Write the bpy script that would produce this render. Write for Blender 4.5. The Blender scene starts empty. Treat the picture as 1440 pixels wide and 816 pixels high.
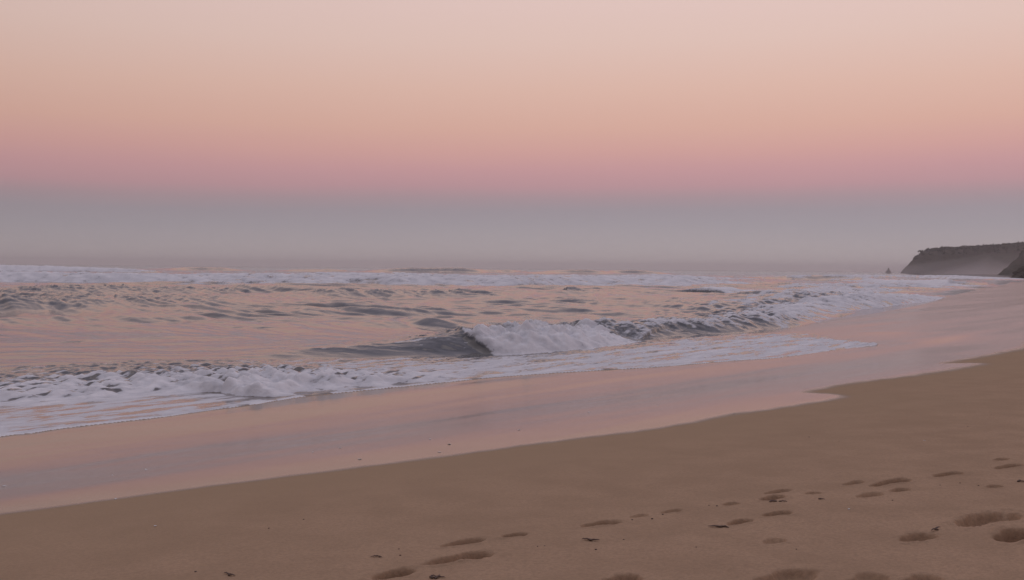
import bpy, math, random
import numpy as np
from mathutils import Matrix, Vector

random.seed(7)
rng = np.random.default_rng(11)
scene = bpy.context.scene
col = scene.collection
R = math.radians

# ------------------------------------------------------------------ camera, sky, sun, exposure
CAM_H = 1.9
PITCH, ROLL = math.atan(31.0 / 1440.0), 0.0083
_f = np.array([0.0, math.cos(PITCH), -math.sin(PITCH)])
_r0 = np.array([1.0, 0.0, 0.0])
_u0 = np.cross(_r0, _f)
_u = _u0 * math.cos(ROLL) - _r0 * math.sin(ROLL)
_r = _r0 * math.cos(ROLL) + _u0 * math.sin(ROLL)
cd = bpy.data.cameras.new('camera')
cam = bpy.data.objects.new('camera', cd)
col.objects.link(cam)
cd.sensor_width, cd.lens = 36.0, 36.0
cd.clip_start, cd.clip_end = 0.05, 30000.0
cam.matrix_world = Matrix(((_r[0], _u[0], -_f[0], 0.0), (_r[1], _u[1], -_f[1], 0.0),
                           (_r[2], _u[2], -_f[2], CAM_H), (0, 0, 0, 1)))
scene.camera = cam

scene.view_settings.view_transform = 'Standard'
scene.view_settings.look = 'None'
scene.view_settings.exposure = 0.0
scene.view_settings.gamma = 1.0
scene.cycles.use_denoising = True
scene.cycles.max_bounces = 6
scene.cycles.volume_bounces = 2


def lin(c):
    return tuple((v / 12.92 if v <= 0.04045 else ((v + 0.055) / 1.055) ** 2.4) for v in [x / 255.0 for x in c]) + (1.0,)


# twilight sky: grey earth shadow, pink belt, peach, pale pink, dim lavender overhead
SKY = [(0.0, (180, 169, 169)), (1.2, (169, 160, 163)), (2.4, (157, 150, 157)), (3.2, (154, 144, 152)),
       (3.9, (165, 142, 149)), (4.6, (184, 144, 150)), (5.5, (195, 149, 152)), (6.5, (206, 158, 152)), (7.8, (213, 169, 155)),
       (9.8, (218, 180, 166)), (12.4, (221, 191, 181)), (14.8, (223, 195, 189)),
       (21.0, (206, 186, 188)),
       (32.0, (178, 172, 190)), (60.0, (166, 170, 200)), (90.0, (160, 168, 204))]
w = bpy.data.worlds.new('World')
scene.world = w
w.use_nodes = True
nt = w.node_tree
nt.nodes.clear()
N = nt.nodes.new


def mth(tree, op, a, b=None, clamp=False):
    n = tree.nodes.new('ShaderNodeMath')
    n.operation = op
    n.use_clamp = clamp
    for i, v in enumerate((a, b)):
        if v is None:
            continue
        if isinstance(v, (int, float)):
            n.inputs[i].default_value = v
        else:
            tree.links.new(v, n.inputs[i])
    return n.outputs[0]


tc = N('ShaderNodeTexCoord')
sp = N('ShaderNodeSeparateXYZ')
nt.links.new(tc.outputs['Generated'], sp.inputs[0])
elev = mth(nt, 'MULTIPLY', mth(nt, 'ARCSINE', sp.outputs[2]), 2 / math.pi)
# soft banks in the haze: the bands are not perfectly level
nz = N('ShaderNodeTexNoise')
mp = N('ShaderNodeMapping')
mp.inputs['Scale'].default_value = (2.2, 2.2, 14.0)
nt.links.new(tc.outputs['Generated'], mp.inputs[0])
nt.links.new(mp.outputs[0], nz.inputs['Vector'])
nz.inputs['Scale'].default_value = 1.0
nz.inputs['Detail'].default_value = 3.0
wob = mth(nt, 'MULTIPLY', mth(nt, 'SUBTRACT', nz.outputs[0], 0.5), 0.0075)
elev2 = mth(nt, 'ADD', elev, wob)
elev3 = mth(nt, 'ADD', elev2, mth(nt, 'MULTIPLY', sp.outputs[0], -0.004))
ramp = N('ShaderNodeValToRGB')
cr = ramp.color_ramp
while len(cr.elements) < len(SKY):
    cr.elements.new(0.5)
for e, (deg, c) in zip(cr.elements, SKY):
    e.position = deg / 90.0
    e.color = lin(c)
nt.links.new(elev3, ramp.inputs[0])
# azimuth: dimmer behind the viewer and towards the left of the sea
az = mth(nt, 'ADD', mth(nt, 'MULTIPLY', sp.outputs[1], 0.38), 0.64)
az2 = mth(nt, 'ADD', az, mth(nt, 'MULTIPLY', sp.outputs[0], 0.16))
bg1 = N('ShaderNodeBackground')
nt.links.new(ramp.outputs[0], bg1.inputs[0])
nt.links.new(az2, bg1.inputs[1])
sky = N('ShaderNodeTexSky')
sky.sky_type = 'NISHITA'
sky.sun_disc = False
SUN_EL, SUN_AZ = R(3.0), R(-75.0)
sky.sun_elevation = SUN_EL
sky.sun_rotation = SUN_AZ
bg2 = N('ShaderNodeBackground')
nt.links.new(sky.outputs[0], bg2.inputs[0])
bg2.inputs[1].default_value = 0.002
addn = N('ShaderNodeAddShader')
nt.links.new(bg1.outputs[0], addn.inputs[0])
nt.links.new(bg2.outputs[0], addn.inputs[1])
wo = N('ShaderNodeOutputWorld')
nt.links.new(addn.outputs[0], wo.inputs[0])

sl = bpy.data.lights.new('afterglow', 'SUN')
sl.energy = 0.45
sl.angle = R(50.0)
sl.color = (1.0, 0.82, 0.72)
so = bpy.data.objects.new('afterglow', sl)
so.rotation_euler = (R(-14), 0, R(25))       # from the upper left over the sea
col.objects.link(so)


# ------------------------------------------------------------------ pixel -> ground
def ray(px, py):
    d = _f + (px - 720.0) / 1440.0 * _r + (408.0 - py) / 1440.0 * _u
    return d


def at(px, py, z=0.0):
    d = ray(px, py)
    t = (z - CAM_H) / d[2]
    return np.array([d[0] * t, d[1] * t])


def atpoly(pts, z=0.0):
    return np.array([at(x, y, z) for x, y in pts])


def smooth_poly(P, n=4, extra=None):
    """Catmull-Rom resample; extra: per-vertex values, resampled linearly"""
    P = np.asarray(P, float)
    Q = np.vstack([2 * P[0] - P[1], P, 2 * P[-1] - P[-2]])
    out, ex = [], []
    for i in range(1, len(Q) - 2):
        for k in range(n):
            t = k / n
            a, b, c, d = Q[i - 1], Q[i], Q[i + 1], Q[i + 2]
            out.append(0.5 * ((2 * b) + (c - a) * t + (2 * a - 5 * b + 4 * c - d) * t * t + (3 * b - a - 3 * c + d) * t ** 3))
            if extra is not None:
                ex.append(extra[i - 1] * (1 - t) + extra[i] * t)
    out.append(P[-1])
    if extra is not None:
        ex.append(extra[-1])
        return np.array(out), np.array(ex)
    return np.array(out)


# ------------------------------------------------------------------ numpy noise
PERM = rng.permutation(256)
PERM = np.concatenate([PERM, PERM, PERM]).astype(np.int32)
GA = rng.random(256) * 2 * np.pi
GX, GY = np.cos(GA).astype(np.float32), np.sin(GA).astype(np.float32)
RX, RY = rng.random(256).astype(np.float32), rng.random(256).astype(np.float32)


def pn(x, y):
    x = np.asarray(x, np.float64); y = np.asarray(y, np.float64)
    xi = np.floor(x); yi = np.floor(y)
    fx = (x - xi).astype(np.float32); fy = (y - yi).astype(np.float32)
    xi = xi.astype(np.int64) & 255; yi = yi.astype(np.int64) & 255
    u = fx * fx * fx * (fx * (fx * 6 - 15) + 10)
    v = fy * fy * fy * (fy * (fy * 6 - 15) + 10)

    def g(ix, iy, dx, dy):
        h = PERM[PERM[ix] + iy]
        return GX[h] * dx + GY[h] * dy
    a = g(xi, yi, fx, fy); b = g(xi + 1, yi, fx - 1, fy)
    c = g(xi, yi + 1, fx, fy - 1); d = g(xi + 1, yi + 1, fx - 1, fy - 1)
    return (a + u * (b - a) + v * ((c + u * (d - c)) - (a + u * (b - a)))) * 1.5


def fbm(x, y, o=4, g=0.5):
    s = 0.0; a = 1.0; t = 0.0
    for i in range(o):
        s = s + a * pn(x * 2 ** i + 17.3 * i, y * 2 ** i - 9.1 * i); t += a; a *= g
    return s / t


def worley(x, y):
    x = np.asarray(x, np.float64); y = np.asarray(y, np.float64)
    xi = np.floor(x).astype(np.int64); yi = np.floor(y).astype(np.int64)
    best = np.full(x.shape, 9.0, np.float32); sec = best.copy()
    for dx in (-1, 0, 1):
        for dy in (-1, 0, 1):
            h = PERM[PERM[(xi + dx) & 255] + ((yi + dy) & 255)]
            d = (xi + dx + RX[h] - x) ** 2 + (yi + dy + RY[h] - y) ** 2
            d = d.astype(np.float32)
            sec = np.minimum(sec, np.maximum(best, d)); best = np.minimum(best, d)
    return np.sqrt(best), np.sqrt(sec)


def sst(a, b, x):
    t = np.clip((x - a) / (b - a), 0, 1)
    return t * t * (3 - 2 * t)


def poly_dist(x, y, P, ext=None):
    """min distance to polyline, interpolated extras, side (>0 left of direction)"""
    best = np.full(x.shape, 1e18); side = np.zeros(x.shape)
    E = None if ext is None else [np.zeros(x.shape) for _ in range(ext.shape[1])]
    for i in range(len(P) - 1):
        ax, ay = P[i]; bx, by = P[i + 1]
        ex, ey = bx - ax, by - ay
        L2 = ex * ex + ey * ey + 1e-12
        t = np.clip(((x - ax) * ex + (y - ay) * ey) / L2, 0, 1)
        qx = x - ax - t * ex; qy = y - ay - t * ey
        d = qx * qx + qy * qy
        m = d < best
        best = np.where(m, d, best)
        if ext is not None:
            side = np.where(m, ex * qy - ey * qx, side)
            for k in range(ext.shape[1]):
                E[k] = np.where(m, ext[i, k] * (1 - t) + ext[i + 1, k] * t, E[k])
    best = np.sqrt(best)
    if ext is None:
        return best
    return best, E, side


def inside(x, y, P):
    c = np.zeros(x.shape, bool)
    n = len(P)
    for i in range(n):
        x1, y1 = P[i]; x2, y2 = P[(i + 1) % n]
        if y1 == y2:
            continue
        m = ((y1 > y) != (y2 > y)) & (x < (x2 - x1) * (y - y1) / (y2 - y1) + x1)
        c ^= m
    return c


# ------------------------------------------------------------------ plan of the shore (traced on the ground)
FAR_LAND = [(215, 425), (268, 540), (302, 628), (322, 690), (362, 800), (346, 898), (352, 915), (520, 1020), (1400, 1150), (7000, 2500)]
L_px = [(-140, 641), (0, 615), (45, 610), (90, 603), (160, 595), (230, 587), (300, 577), (345, 571.5), (385, 565), (420, 559.5), (465, 554.5), (520, 549),
        (610, 540), (700, 531), (770, 526), (850, 521), (905, 518), (960, 514), (1030, 508), (1100, 503), (1170, 493), (1235, 485.5),
        (1205, 481), (1178, 478), (1140, 472), (1095, 471.5), (1050, 470.5), (1085, 465), (1120, 459), (1170, 450), (1230, 441), (1310, 425),
        (1345, 414), (1400, 403), (1440, 395.5)]
L = np.vstack([[(-90, -30), (-30, -6), (-12, 4.5)], smooth_poly(atpoly(L_px), 3), FAR_LAND])
Lpoly = np.vstack([L, [(7000, 9000), (-9000, 9000), (-9000, -30)]])
ZW = 0.19
W_px = [(-250, 756), (0, 723), (150, 703), (300, 683), (480, 660), (640, 640), (800, 619), (900, 606), (1000, 590), (1100, 574), (1200, 556), (1300, 534),
        (1440, 500)]
W = np.vstack([[(-90, -36), (-30, -12), (-13, 0.5)], smooth_poly(atpoly(W_px, ZW), 3), [(30, 55), (60, 105), (110, 210), (235, 425), (340, 560), (450, 720), (600, 850), (820, 960), (7000, 2300)]])
Wpoly = np.vstack([W, [(7000, -400), (-400, -400), (-90, -400)]])
WC_px = [(-250, 756), (0, 723), (150, 703), (300, 683), (480, 660), (640, 640), (800, 618), (900, 606), (960, 596), (1020, 584), (1070, 577), (1120, 570), (1165, 563), (1184, 558),
         (1168, 554), (1140, 551.5), (1133, 550), (1160, 544), (1193, 538), (1235, 533), (1280, 528), (1327, 521), (1358, 516), (1380, 511.5),
         (1360, 510), (1335, 509.5), (1325, 508.5), (1352, 504), (1379, 500), (1407, 495), (1440, 489.5)]
WC = np.vstack([[(-90, -36), (-30, -12), (-13, 0.5)], smooth_poly(atpoly(WC_px, ZW), 3), [(34, 62), (64, 112), (115, 215), (240, 428), (330, 560)]])
WCpoly = np.vstack([WC, [(900, 560), (900, -400), (-400, -400), (-90, -400)]])


def zbeach(x, y):
    dL = poly_dist(x, y, L); dW = poly_dist(x, y, W)
    dry = inside(x, y, Wpoly)
    t = dL / (dL + dW + 1e-6)
    zw = ZW * (0.12 * t + 0.88 * np.clip((t - .26) / .74, 0, 1) ** 2 * (3 - 2 * np.clip((t - .26) / .74, 0, 1)))
    zd = ZW + 2.2 * (1 - np.exp(-dW * 0.062 / 2.2))
    return np.where(dry, zd, zw), dL, dW, dry, t


def at_beach(px, py):
    z = 0.2
    for _ in range(12):
        p = at(px, py, z)
        z = 0.5 * z + 0.5 * float(zbeach(np.array([p[0]]), np.array([p[1]]))[0][0])
    return p, z


# ------------------------------------------------------------------ surface grid (finer where it is near)
def build_axis():
    r = [1.6]
    while r[-1] < 7500:
        d = r[-1]
        q = 0.006 if d < 4 else 0.0019 if d < 14 else 0.0026 if d < 40 else 0.0034 if d < 150 else 0.007 if d < 1000 else 0.03
        r.append(d * (1 + q))
    return np.array(r)


rows = build_axis()
fine = np.arange(-30.0, 30.0001, 0.062)
coarse = np.concatenate([np.linspace(30.6, 48, 40), np.linspace(50, 150, 41)])
azs = np.radians(np.concatenate([-coarse[::-1], fine, coarse]))
nr, nc = len(rows), len(azs)
RR, AA = np.meshgrid(rows, azs, indexing='ij')
X = (RR * np.sin(AA)).ravel()
Y = (RR * np.cos(AA)).ravel()
D = RR.ravel()
print('grid', nr, nc, nr * nc)

sea = inside(X, Y, Lpoly)
Z = np.zeros(X.shape)
FOAM = np.zeros(X.shape)
THIN = np.zeros(X.shape)
WET = np.zeros(X.shape)
REG = np.zeros(X.shape, np.int32)      # 0 sea, 1 wet sand, 2 dry sand, >=10 things
DX = np.zeros(X.shape); DY = np.zeros(X.shape)
al = X * 0.62 + Y * 0.785              # along the shore
ac = -X * 0.785 + Y * 0.62             # seaward

# ---- beach
li = np.where(~sea)[0]
x, y = X[li], Y[li]
zb, dL, dW, dry, tt = zbeach(x, y)
wc_in = inside(x, y, WCpoly)
dC = poly_dist(x, y, WC)
sd = np.where(wc_in, dC, -dC)           # >0 dry
a_, c_ = al[li], ac[li]
wd = np.maximum(0.05, D[li] * 0.009)
WET[li] = 1 - sst(-0.8, 1.6, sd / wd + 0.5 * fbm(a_ / 0.5, c_ / 0.18, 3))
scale_far = 1 + D[li] / 25.0
band = fbm(a_ / 9.0, c_ / 1.3, 3) * 0.013 + fbm(a_ / 45.0 + 3, c_ / 5.0, 3) * 0.12 * sst(15, 40, D[li]) + pn(a_ / 3.0, c_ / 0.45) * 0.0012
zb = zb + band * np.where(dry, 0.5, 1.0) * sst(0.0, 0.5, dL)
drym = sst(0.15, 1.6, sd)
zb = zb + drym * (0.012 * fbm(x / 0.9, y / 0.9, 3) + 0.02 * fbm(x / 3.1 + 5, y / 3.1, 2))
# the footprint zone is a little churned
chz = drym * sst(1.3, 3.0, sd) * (1 - sst(20, 35, D[li]))
zb = zb + chz * (0.004 * fbm(x / 0.16, y / 0.16, 3) + 0.003 * np.maximum(0, fbm(x / 0.05 + 7, y / 0.05, 2) - 0.15))
Z[li] = zb
REG[li] = np.where(sd > 0, 2, 1)
THIN[li] = np.exp(-np.clip(sd + .5 * fbm(x / 2.5, y / 2.5, 3), 0, None) / 2.2)      # damp sand near the wet line

# ---- footprints: px, py, width px, depth m, half-width m, turn, label
PRINTS = [
    (648, 786, 98, .060, .105, 0.00, 'deep long footprint at the bottom of the picture, largest of the lower left trail', 0),
    (553, 808, 60, .055, .100, 0.05, 'footprint cut off by the bottom edge, lowest of the trail, ragged at its left end', 0),
    (650, 765, 64, .040, .075, 0.00, 'shallow slim footprint right above the deepest long one', 0),
    (723, 755, 40, .040, .060, 0.05, 'short footprint between the slim print and the lone mid trail print', 0),
    (845, 737, 62, .045, .075, 0.00, 'lone slim footprint halfway along the trail, beyond the curled seaweed scrap', 0),
    (872, 816, 66, .050, .100, 0.00, 'footprint right of the trail, half cut off by the bottom edge', 0),
    (899, 725, 30, .018, .050, 0.00, 'faint narrow scuff just past the lone mid trail print', 0),
    (944, 719, 34, .022, .050, 0.00, 'thin dark scuff at the middle of the trail', 0),
    (1027, 710, 26, .024, .055, 0.00, 'small scuffed toe print left of the clustered prints', 0),
    (1040, 735, 40, .040, .070, 0.05, 'footprint with crumbled sand at its lower left, below the clustered prints', 0),
    (1093, 723, 50, .038, .070, 0.00, 'clean slim footprint below the cluster of three marks', 0),
    (1094, 692, 48, .026, .060, 0.00, 'upper mark of the cluster, a thin scuff', 0),
    (1086, 701, 40, .042, .080, 0.05, 'middle mark of the cluster, a short deep heel print', 0),
    (1142, 694, 26, .024, .055, 0.00, 'small oval dent right of the cluster', 0),
    (1087, 761, 38, .016, .080, 0.00, 'faint shallow dent alone below the clean slim footprint', 0),
    (1200, 680, 40, .022, .055, 0.00, 'thin scuff just left of the long dark footprint', 0),
    (1252, 680, 74, .055, .085, 0.00, 'long dark footprint in the upper right trail', 0),
    (1222, 697, 46, .026, .085, 0.00, 'wide shallow dent below the long dark footprint', 0),
    (1264, 690, 34, .026, .060, 0.00, 'small dark dent touching the underside of the long dark footprint', 0),
    (1333, 668, 54, .042, .075, 0.00, 'pointed footprint right of the long dark one', 0),
    (1407, 648, 22, .032, .060, 0.00, 'smallest footprint, farthest up the trail near the right edge', 0),
    (1420, 657, 50, .040, .075, 0.00, 'slim footprint at the right edge below the smallest one', 0),
    (1397, 684, 24, .024, .060, 0.00, 'small oval footprint below the right end of the trail', 0),
    (1385, 731, 112, .050, .170, 0.00, 'broad churned hollow of loose sand near the right edge', 1),
    (1432, 754, 76, .080, .150, 0.10, 'deep heel hollow at the lower right edge below the churned patch', 0),
    (1290, 757, 60, .030, .100, 0.10, 'scuffed hollow left of the deep heel hollow', 1),
    (1104, 812, 110, .030, .140, 0.00, 'wide soft footprint cut by the bottom edge, right of centre', 0),
    (1218, 816, 70, .020, .100, 0.00, 'soft footprint at the bottom edge right of the wide one', 0),
    (1296, 817, 62, .024, .100, 0.00, 'shallow footprint at the bottom edge, rightmost of three', 0),
]
p0, _ = at_beach(562, 806); p1, _ = at_beach(1420, 657)
td = (p1 - p0) / np.linalg.norm(p1 - p0)
TH0 = math.atan2(td[1], td[0])
print_ids = []
xl, yl = X[li], Y[li]
for k, (px, py, wpx, dep, hw, turn, lab, rough) in enumerate(PRINTS):
    p, _ = at_beach(px, py)
    d = float(np.hypot(*p))
    th = TH0 + turn + rng.uniform(-0.10, 0.10)
    hl = 0.5 * wpx * d / 1440.0 / max(0.5, math.cos(th)) * 0.98
    hl = max(hl, hw * 0.75)
    m = np.where((np.abs(xl - p[0]) < hl * 2.2 + .1) & (np.abs(yl - p[1]) < hl * 2.2 + .1))[0]
    u = (xl[m] - p[0]) * math.cos(th) + (yl[m] - p[1]) * math.sin(th)
    v = -(xl[m] - p[0]) * math.sin(th) + (yl[m] - p[1]) * math.cos(th)
    wv = .82 * hw * (1.0 + 0.25 * u / hl)                       # ball of the foot wider than the heel
    wv = wv * (1 - 0.22 * np.exp(-((u / hl + 0.15) / 0.3) ** 2))
    nzv = fbm(xl[m] / 0.09 + 3 * k, yl[m] / 0.09, 2)
    nzl = fbm(xl[m] / 0.18 - 5 * k, yl[m] / 0.18, 2)
    r = np.sqrt((u / hl) ** 2 + (v / wv) ** 2) + 0.13 * nzv + 0.18 * nzl
    bowl = 1 - sst(0.64, 0.97, r)
    dz = -1.45 * dep * bowl * (1.0 + 0.30 * np.clip(u / hl, -1, 1))
    dz += dep * 0.22 * np.exp(-((r - 1.22) / 0.2) ** 2) * (0.6 + 0.9 * nzl)
    lump = np.maximum(0, fbm(xl[m] / 0.035 + k, yl[m] / 0.035, 2)) * np.clip(1.5 - r, 0, 1)
    dz += lump * (0.022 if rough else 0.010) * min(1, dep / .04)
    if rough:
        dz += 0.026 * fbm(xl[m] / 0.13 + k, yl[m] / 0.10, 3) * np.clip(1.7 - r, 0, 1)
    Z[li[m]] += dz
    mm = m[r < 1.12]
    REG[li[mm]] = 100 + k
    print_ids.append((100 + k, p, lab))
del xl, yl

# ---- sea
si = np.where(sea)[0]
x, y, d_ = X[si], Y[si], D[si]
a_, c_ = al[si], ac[si]
dL = poly_dist(x, y, L)
shore = sst(0.0, 6.0, dL)
lod = 1 - sst(250, 900, d_)
# ripples: long thin streaks running towards the shore, plus small swells lying along the view
e1 = (0.42, -0.9075); e2 = (0.9075, 0.42)
pa, pc = x * e1[0] + y * e1[1], x * e2[0] + y * e2[1]
mid = sst(20, 40, d_) * (1 - 0.5 * sst(90, 200, d_))
warp = 0.6 * fbm(x / 6, y / 6, 2)
bend = 1.2 * fbm(x / 16, y / 24, 2)


def rip_system(e1x, e1y, o):
    A_, C_ = x * e1x + y * e1y + 31 * o, x * -e1y + y * e1x + 17 * o
    q1 = fbm(C_ / 2.1 + bend, A_ / 25.0, 2)
    q2 = pn(C_ / 1.05 + 2 * bend, A_ / 15.0)
    q3 = pn(C_ / 0.48 + 4 * bend, A_ / 9.0)
    k1 = sst(-.35, .35, fbm(C_ / 6 + 8, A_ / 16, 2))
    k2 = sst(-.25, .35, fbm(C_ / 5 - 8, A_ / 12, 2))
    return 0.32 * q1 * (.7 + .3 * k1) + 0.30 * (0.4 - np.abs(q2)) * (.5 + .5 * k2) + 0.105 * q3 * (.6 + .4 * k1) + .022 * pn(C_ / .24 + 6 * bend, A_ / 3.0)


# the small waves wheel round towards the shore: two families, blended across the bay
wl = 1 - sst(-20, 10, x + 6 * fbm(x / 20, y / 20, 2))
rip = rip_system(.70, -.714, 1) * np.sqrt(wl) + rip_system(.46, -.888, 0) * np.sqrt(1 - wl) * .85
chop = 0.030 * fbm(x / 2.2 + .4 * warp, y / 0.75, 3) + 0.010 * pn(pc / .5, pa / 2.2)
gust = sst(-0.25, 0.35, fbm(x / 11, y / 19 + 4, 2))
nearz = sst(23, 34, d_)
rip = rip * (0.26 + 0.74 * mid * nearz) * (0.45 + 0.75 * gust) + chop * (1 - .75 * nearz)
swl = 0.09 * fbm(x / 14 + 2.0, y / 4.6 + 0.3 * fbm(x / 20, y / 20, 1), 2) + 0.020 * fbm(x / 3.4, y / 1.15, 2)
far_sw = 0.30 * fbm(x / 60, y / 24 + 7, 2) * sst(110, 180, d_)
z = (rip * 0.9 * lod + swl * (0.16 + 0.84 * mid) * lod) * shore + far_sw
foam = np.zeros(x.shape)
reg = np.zeros(x.shape, np.int32)
ddx = np.zeros(x.shape); ddy = np.zeros(x.shape)
contrib = np.full(x.shape, 0.05)


def wave(rid, toe_px, H, beta, wf, wb, foamlen, lump, streak=0.0, power=1.5, plunge=0.0, smooth=4, fscale=1.0, bluff=.8, wash=0.0, holes=0.0, wobm=0.0, face=0.0):
    """toe_px: line of the wave's foot; H height, beta brokenness per point; wave rises seaward of the toe"""
    global z, foam, reg, ddx, ddy, contrib
    P, E = smooth_poly(atpoly(toe_px), smooth, np.array([(h, b) for h, b in zip(H, beta)], float))
    lo, hi = P.min(0) - (wf + wb * 3 + foamlen + 2), P.max(0) + (wf + wb * 3 + foamlen + 2)
    m = np.where((x > lo[0]) & (x < hi[0]) & (y > lo[1]) & (y < hi[1]))[0]
    if not len(m):
        return
    xm, ym, dm = x[m], y[m], d_[m]
    dist, (h, b), side = poly_dist(xm, ym, P, E)
    u = np.where(side > 0, dist, -dist)
    wob = 0.35 * wf * fbm(xm / (3.0 * wf) + rid, ym / (3.0 * wf), 3)
    u = u + wob + wobm * fbm(xm / 26 + rid, ym / 60, 3)
    h = h * (1 + 0.30 * fbm(xm / (5 * wf) + 3 * rid, ym / (5 * wf), 2))
    r = np.clip(u / wf, 0, 1)
    nb = fbm(xm / (0.9 * wf) + 7 + rid, ym / (0.9 * wf), 3)
    b = np.where(b > 0, sst(.12, .88, b + .45 * nb * (b < .98) + (r - .5) * .35 * (b < .9)), 0)
    fu = r ** power * (1 - 0.15 * r ** 6)
    fb = np.clip(1 - (1 - r) ** 2, 0, 1) ** bluff
    front = fu * (1 - b) + fb * b
    back = np.exp(-(np.clip(u - wf, 0, None) / wb) ** 1.3) * np.where(u > wf, (1 - 0.15 * (1 - b)), 1)
    f = np.where(u < wf, front, back)
    f = np.where(u <= 0, 0, f)
    zz = h * f
    # breaking texture
    foamy = sst(-0.30 * wf, -0.05 * wf, u) * np.exp(-(np.clip(u - wf, 0, None) / foamlen) ** 1.5)
    n1 = fbm(xm / (0.5 * fscale), ym / (0.5 * fscale) + rid, 3)
    tg = P[-1] - P[0]; tg = tg / np.linalg.norm(tg)
    sa = xm * tg[0] + ym * tg[1]; sb = -xm * tg[1] + ym * tg[0]
    ns = fbm((sa + 0.8 * sb) / (0.42 * fscale) + 5 + .5 * n1, (sb - .2 * sa) / (1.5 * fscale) + rid, 4)
    w1, w2 = worley(xm / (0.55 * fscale) + 0.3 * n1, ym / (0.55 * fscale) + 0.3 * n1)
    bil = (1 - w1) ** 1.0
    zz = zz + lump * b * np.clip(f, 0, 1) * (0.9 * (bil - 0.45) + 0.8 * n1) * sst(0, 0.25, h / (np.max(H) + 1e-6))
    zz = zz + streak * np.clip(f, 0, 1) * (1 - b) * ns * h
    fo = b * foamy * (1.15 - holes + (0.5 + holes) * n1 + (0.35 + holes) * ns) * sst(0.02, 0.2, h / np.max(H))
    tail = np.exp(-np.clip(u - wf, 0, None) / (foamlen * 2.2)) * sst(0, wf, u)
    fo = np.maximum(fo, b * tail * (0.32 + 0.75 * ns + 0.3 * n1))
    if wash:
        fo = np.maximum(fo, b * sst(-wash * 1.3, 0, u) * (u < wf) * (0.50 + 0.9 * fbm(xm / (2.4 * fscale), ym / (4.5 * fscale) + rid, 4)))
    if face:
        fo = np.maximum(fo, face * np.clip(f, 0, 1) ** .5 * (u < wf * 1.3) * (u > 0) * sst(.70, .98, 1 - 1.5 * np.abs(fbm((sa + 0.9 * sb) / 0.30 + .3 * n1, (sb - .2 * sa) / 2.4, 3))) * sst(-.3, .3, n1) * (h > .1))
    z[m] += zz
    foam[m] = np.maximum(foam[m], fo)
    if plunge:
        g = plunge * np.clip(f, 0, 1) ** 3 * (u < wf * 1.6) * h
        tx = P[-1] - P[0]; tx = tx / np.linalg.norm(tx)
        ddx[m] += g * tx[1]; ddy[m] += -g * tx[0]
    if rid >= 0:
        own = (h * f > np.maximum(0.16 * np.max(H), contrib[m])) | ((fo > 0.45) & (u < wf * 1.5) & (h > 0.1 * np.max(H)))
        own &= (h * f > contrib[m] * 0.9)
        reg[m] = np.where(own, rid, reg[m])
        contrib[m] = np.where(own, np.maximum(contrib[m], h * f), contrib[m])


# distant swells whose dark faces stand above the horizon line
wave(31, [(530, 383.3), (560, 383.2), (605, 383.4), (640, 383.8), (680, 384.2)], [0.1, 1.25, 1.7, 1.5, .1], [0] * 5, 4, 12, 3, 0, power=1.2, streak=.12)
wave(32, [(770, 385.2), (802, 385), (822, 385.2), (858, 385.6)], [0.1, 1.4, 1.5, .1], [0] * 4, 4, 12, 3, 0, power=1.2, streak=.12)
wave(33, [(848, 385.4), (875, 385.2), (895, 385.3), (925, 385.8)], [0.1, 1.5, 1.6, .1], [0] * 4, 4, 12, 3, 0, power=1.2, streak=.12)
wave(34, [(245, 380.6), (278, 380.4), (298, 380.6), (326, 381)], [0.1, 1.5, 1.55, .1], [0] * 4, 4, 12, 3, 0, power=1.2, streak=.12)
wave(-1, [(660, 384.2), (690, 384), (705, 384.2), (735, 384.5)], [0.1, 1.2, 1.3, .1], [0] * 4, 4, 12, 3, 0, power=1.2)
wave(-1, [(390, 382.2), (430, 382), (455, 382.2), (490, 382.5)], [0.1, 1.0, 1.1, .1], [0] * 4, 4, 12, 3, 0, power=1.2)
# far left white crest, behind the offshore line
wave(21, [(-300, 379), (-150, 380.5), (0, 381.5), (60, 382), (110, 382.3), (150, 382.6), (190, 383), (240, 383.4)], [1.5, 1.55, 1.6, 1.65, 1.5, 1.2, .7, .1], [1, 1, 1, 1, .9, .7, .6, .4], 5, 9, 9, .14, fscale=3, bluff=1, wash=5)
# offshore lines of white water
wave(-1, [(60, 390), (180, 390.5), (300, 391.5), (420, 392), (520, 392.5), (640, 393.5), (760, 394), (900, 394), (1000, 393), (1060, 393)],
     [.1, .55, .8, .7, .85, .8, .75, .9, .8, .1], [.6, .8, .9, .8, 1, .85, .9, .8, .9, .8], 6, 9, 10, .15, fscale=3.2, bluff=1, wash=12, holes=.32, wobm=14)
wave(20, [(-420, 394), (-150, 396), (0, 397), (150, 398), (300, 399), (420, 399.5), (500, 399.5), (640, 401.5), (760, 402.5), (900, 402), (1000, 400.5), (1050, 400), (1085, 399.5)],
     [.8, .95, 1.05, .9, .7, .8, .85, .95, .8, 1.0, .9, .8, .1], [1, .9, .9, .95, .8, .85, .8, .92, .75, .9, 1, 1, .8], 5.5, 8, 9, .20, fscale=2.6, bluff=1, wash=12, holes=.26, wobm=12)
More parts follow.
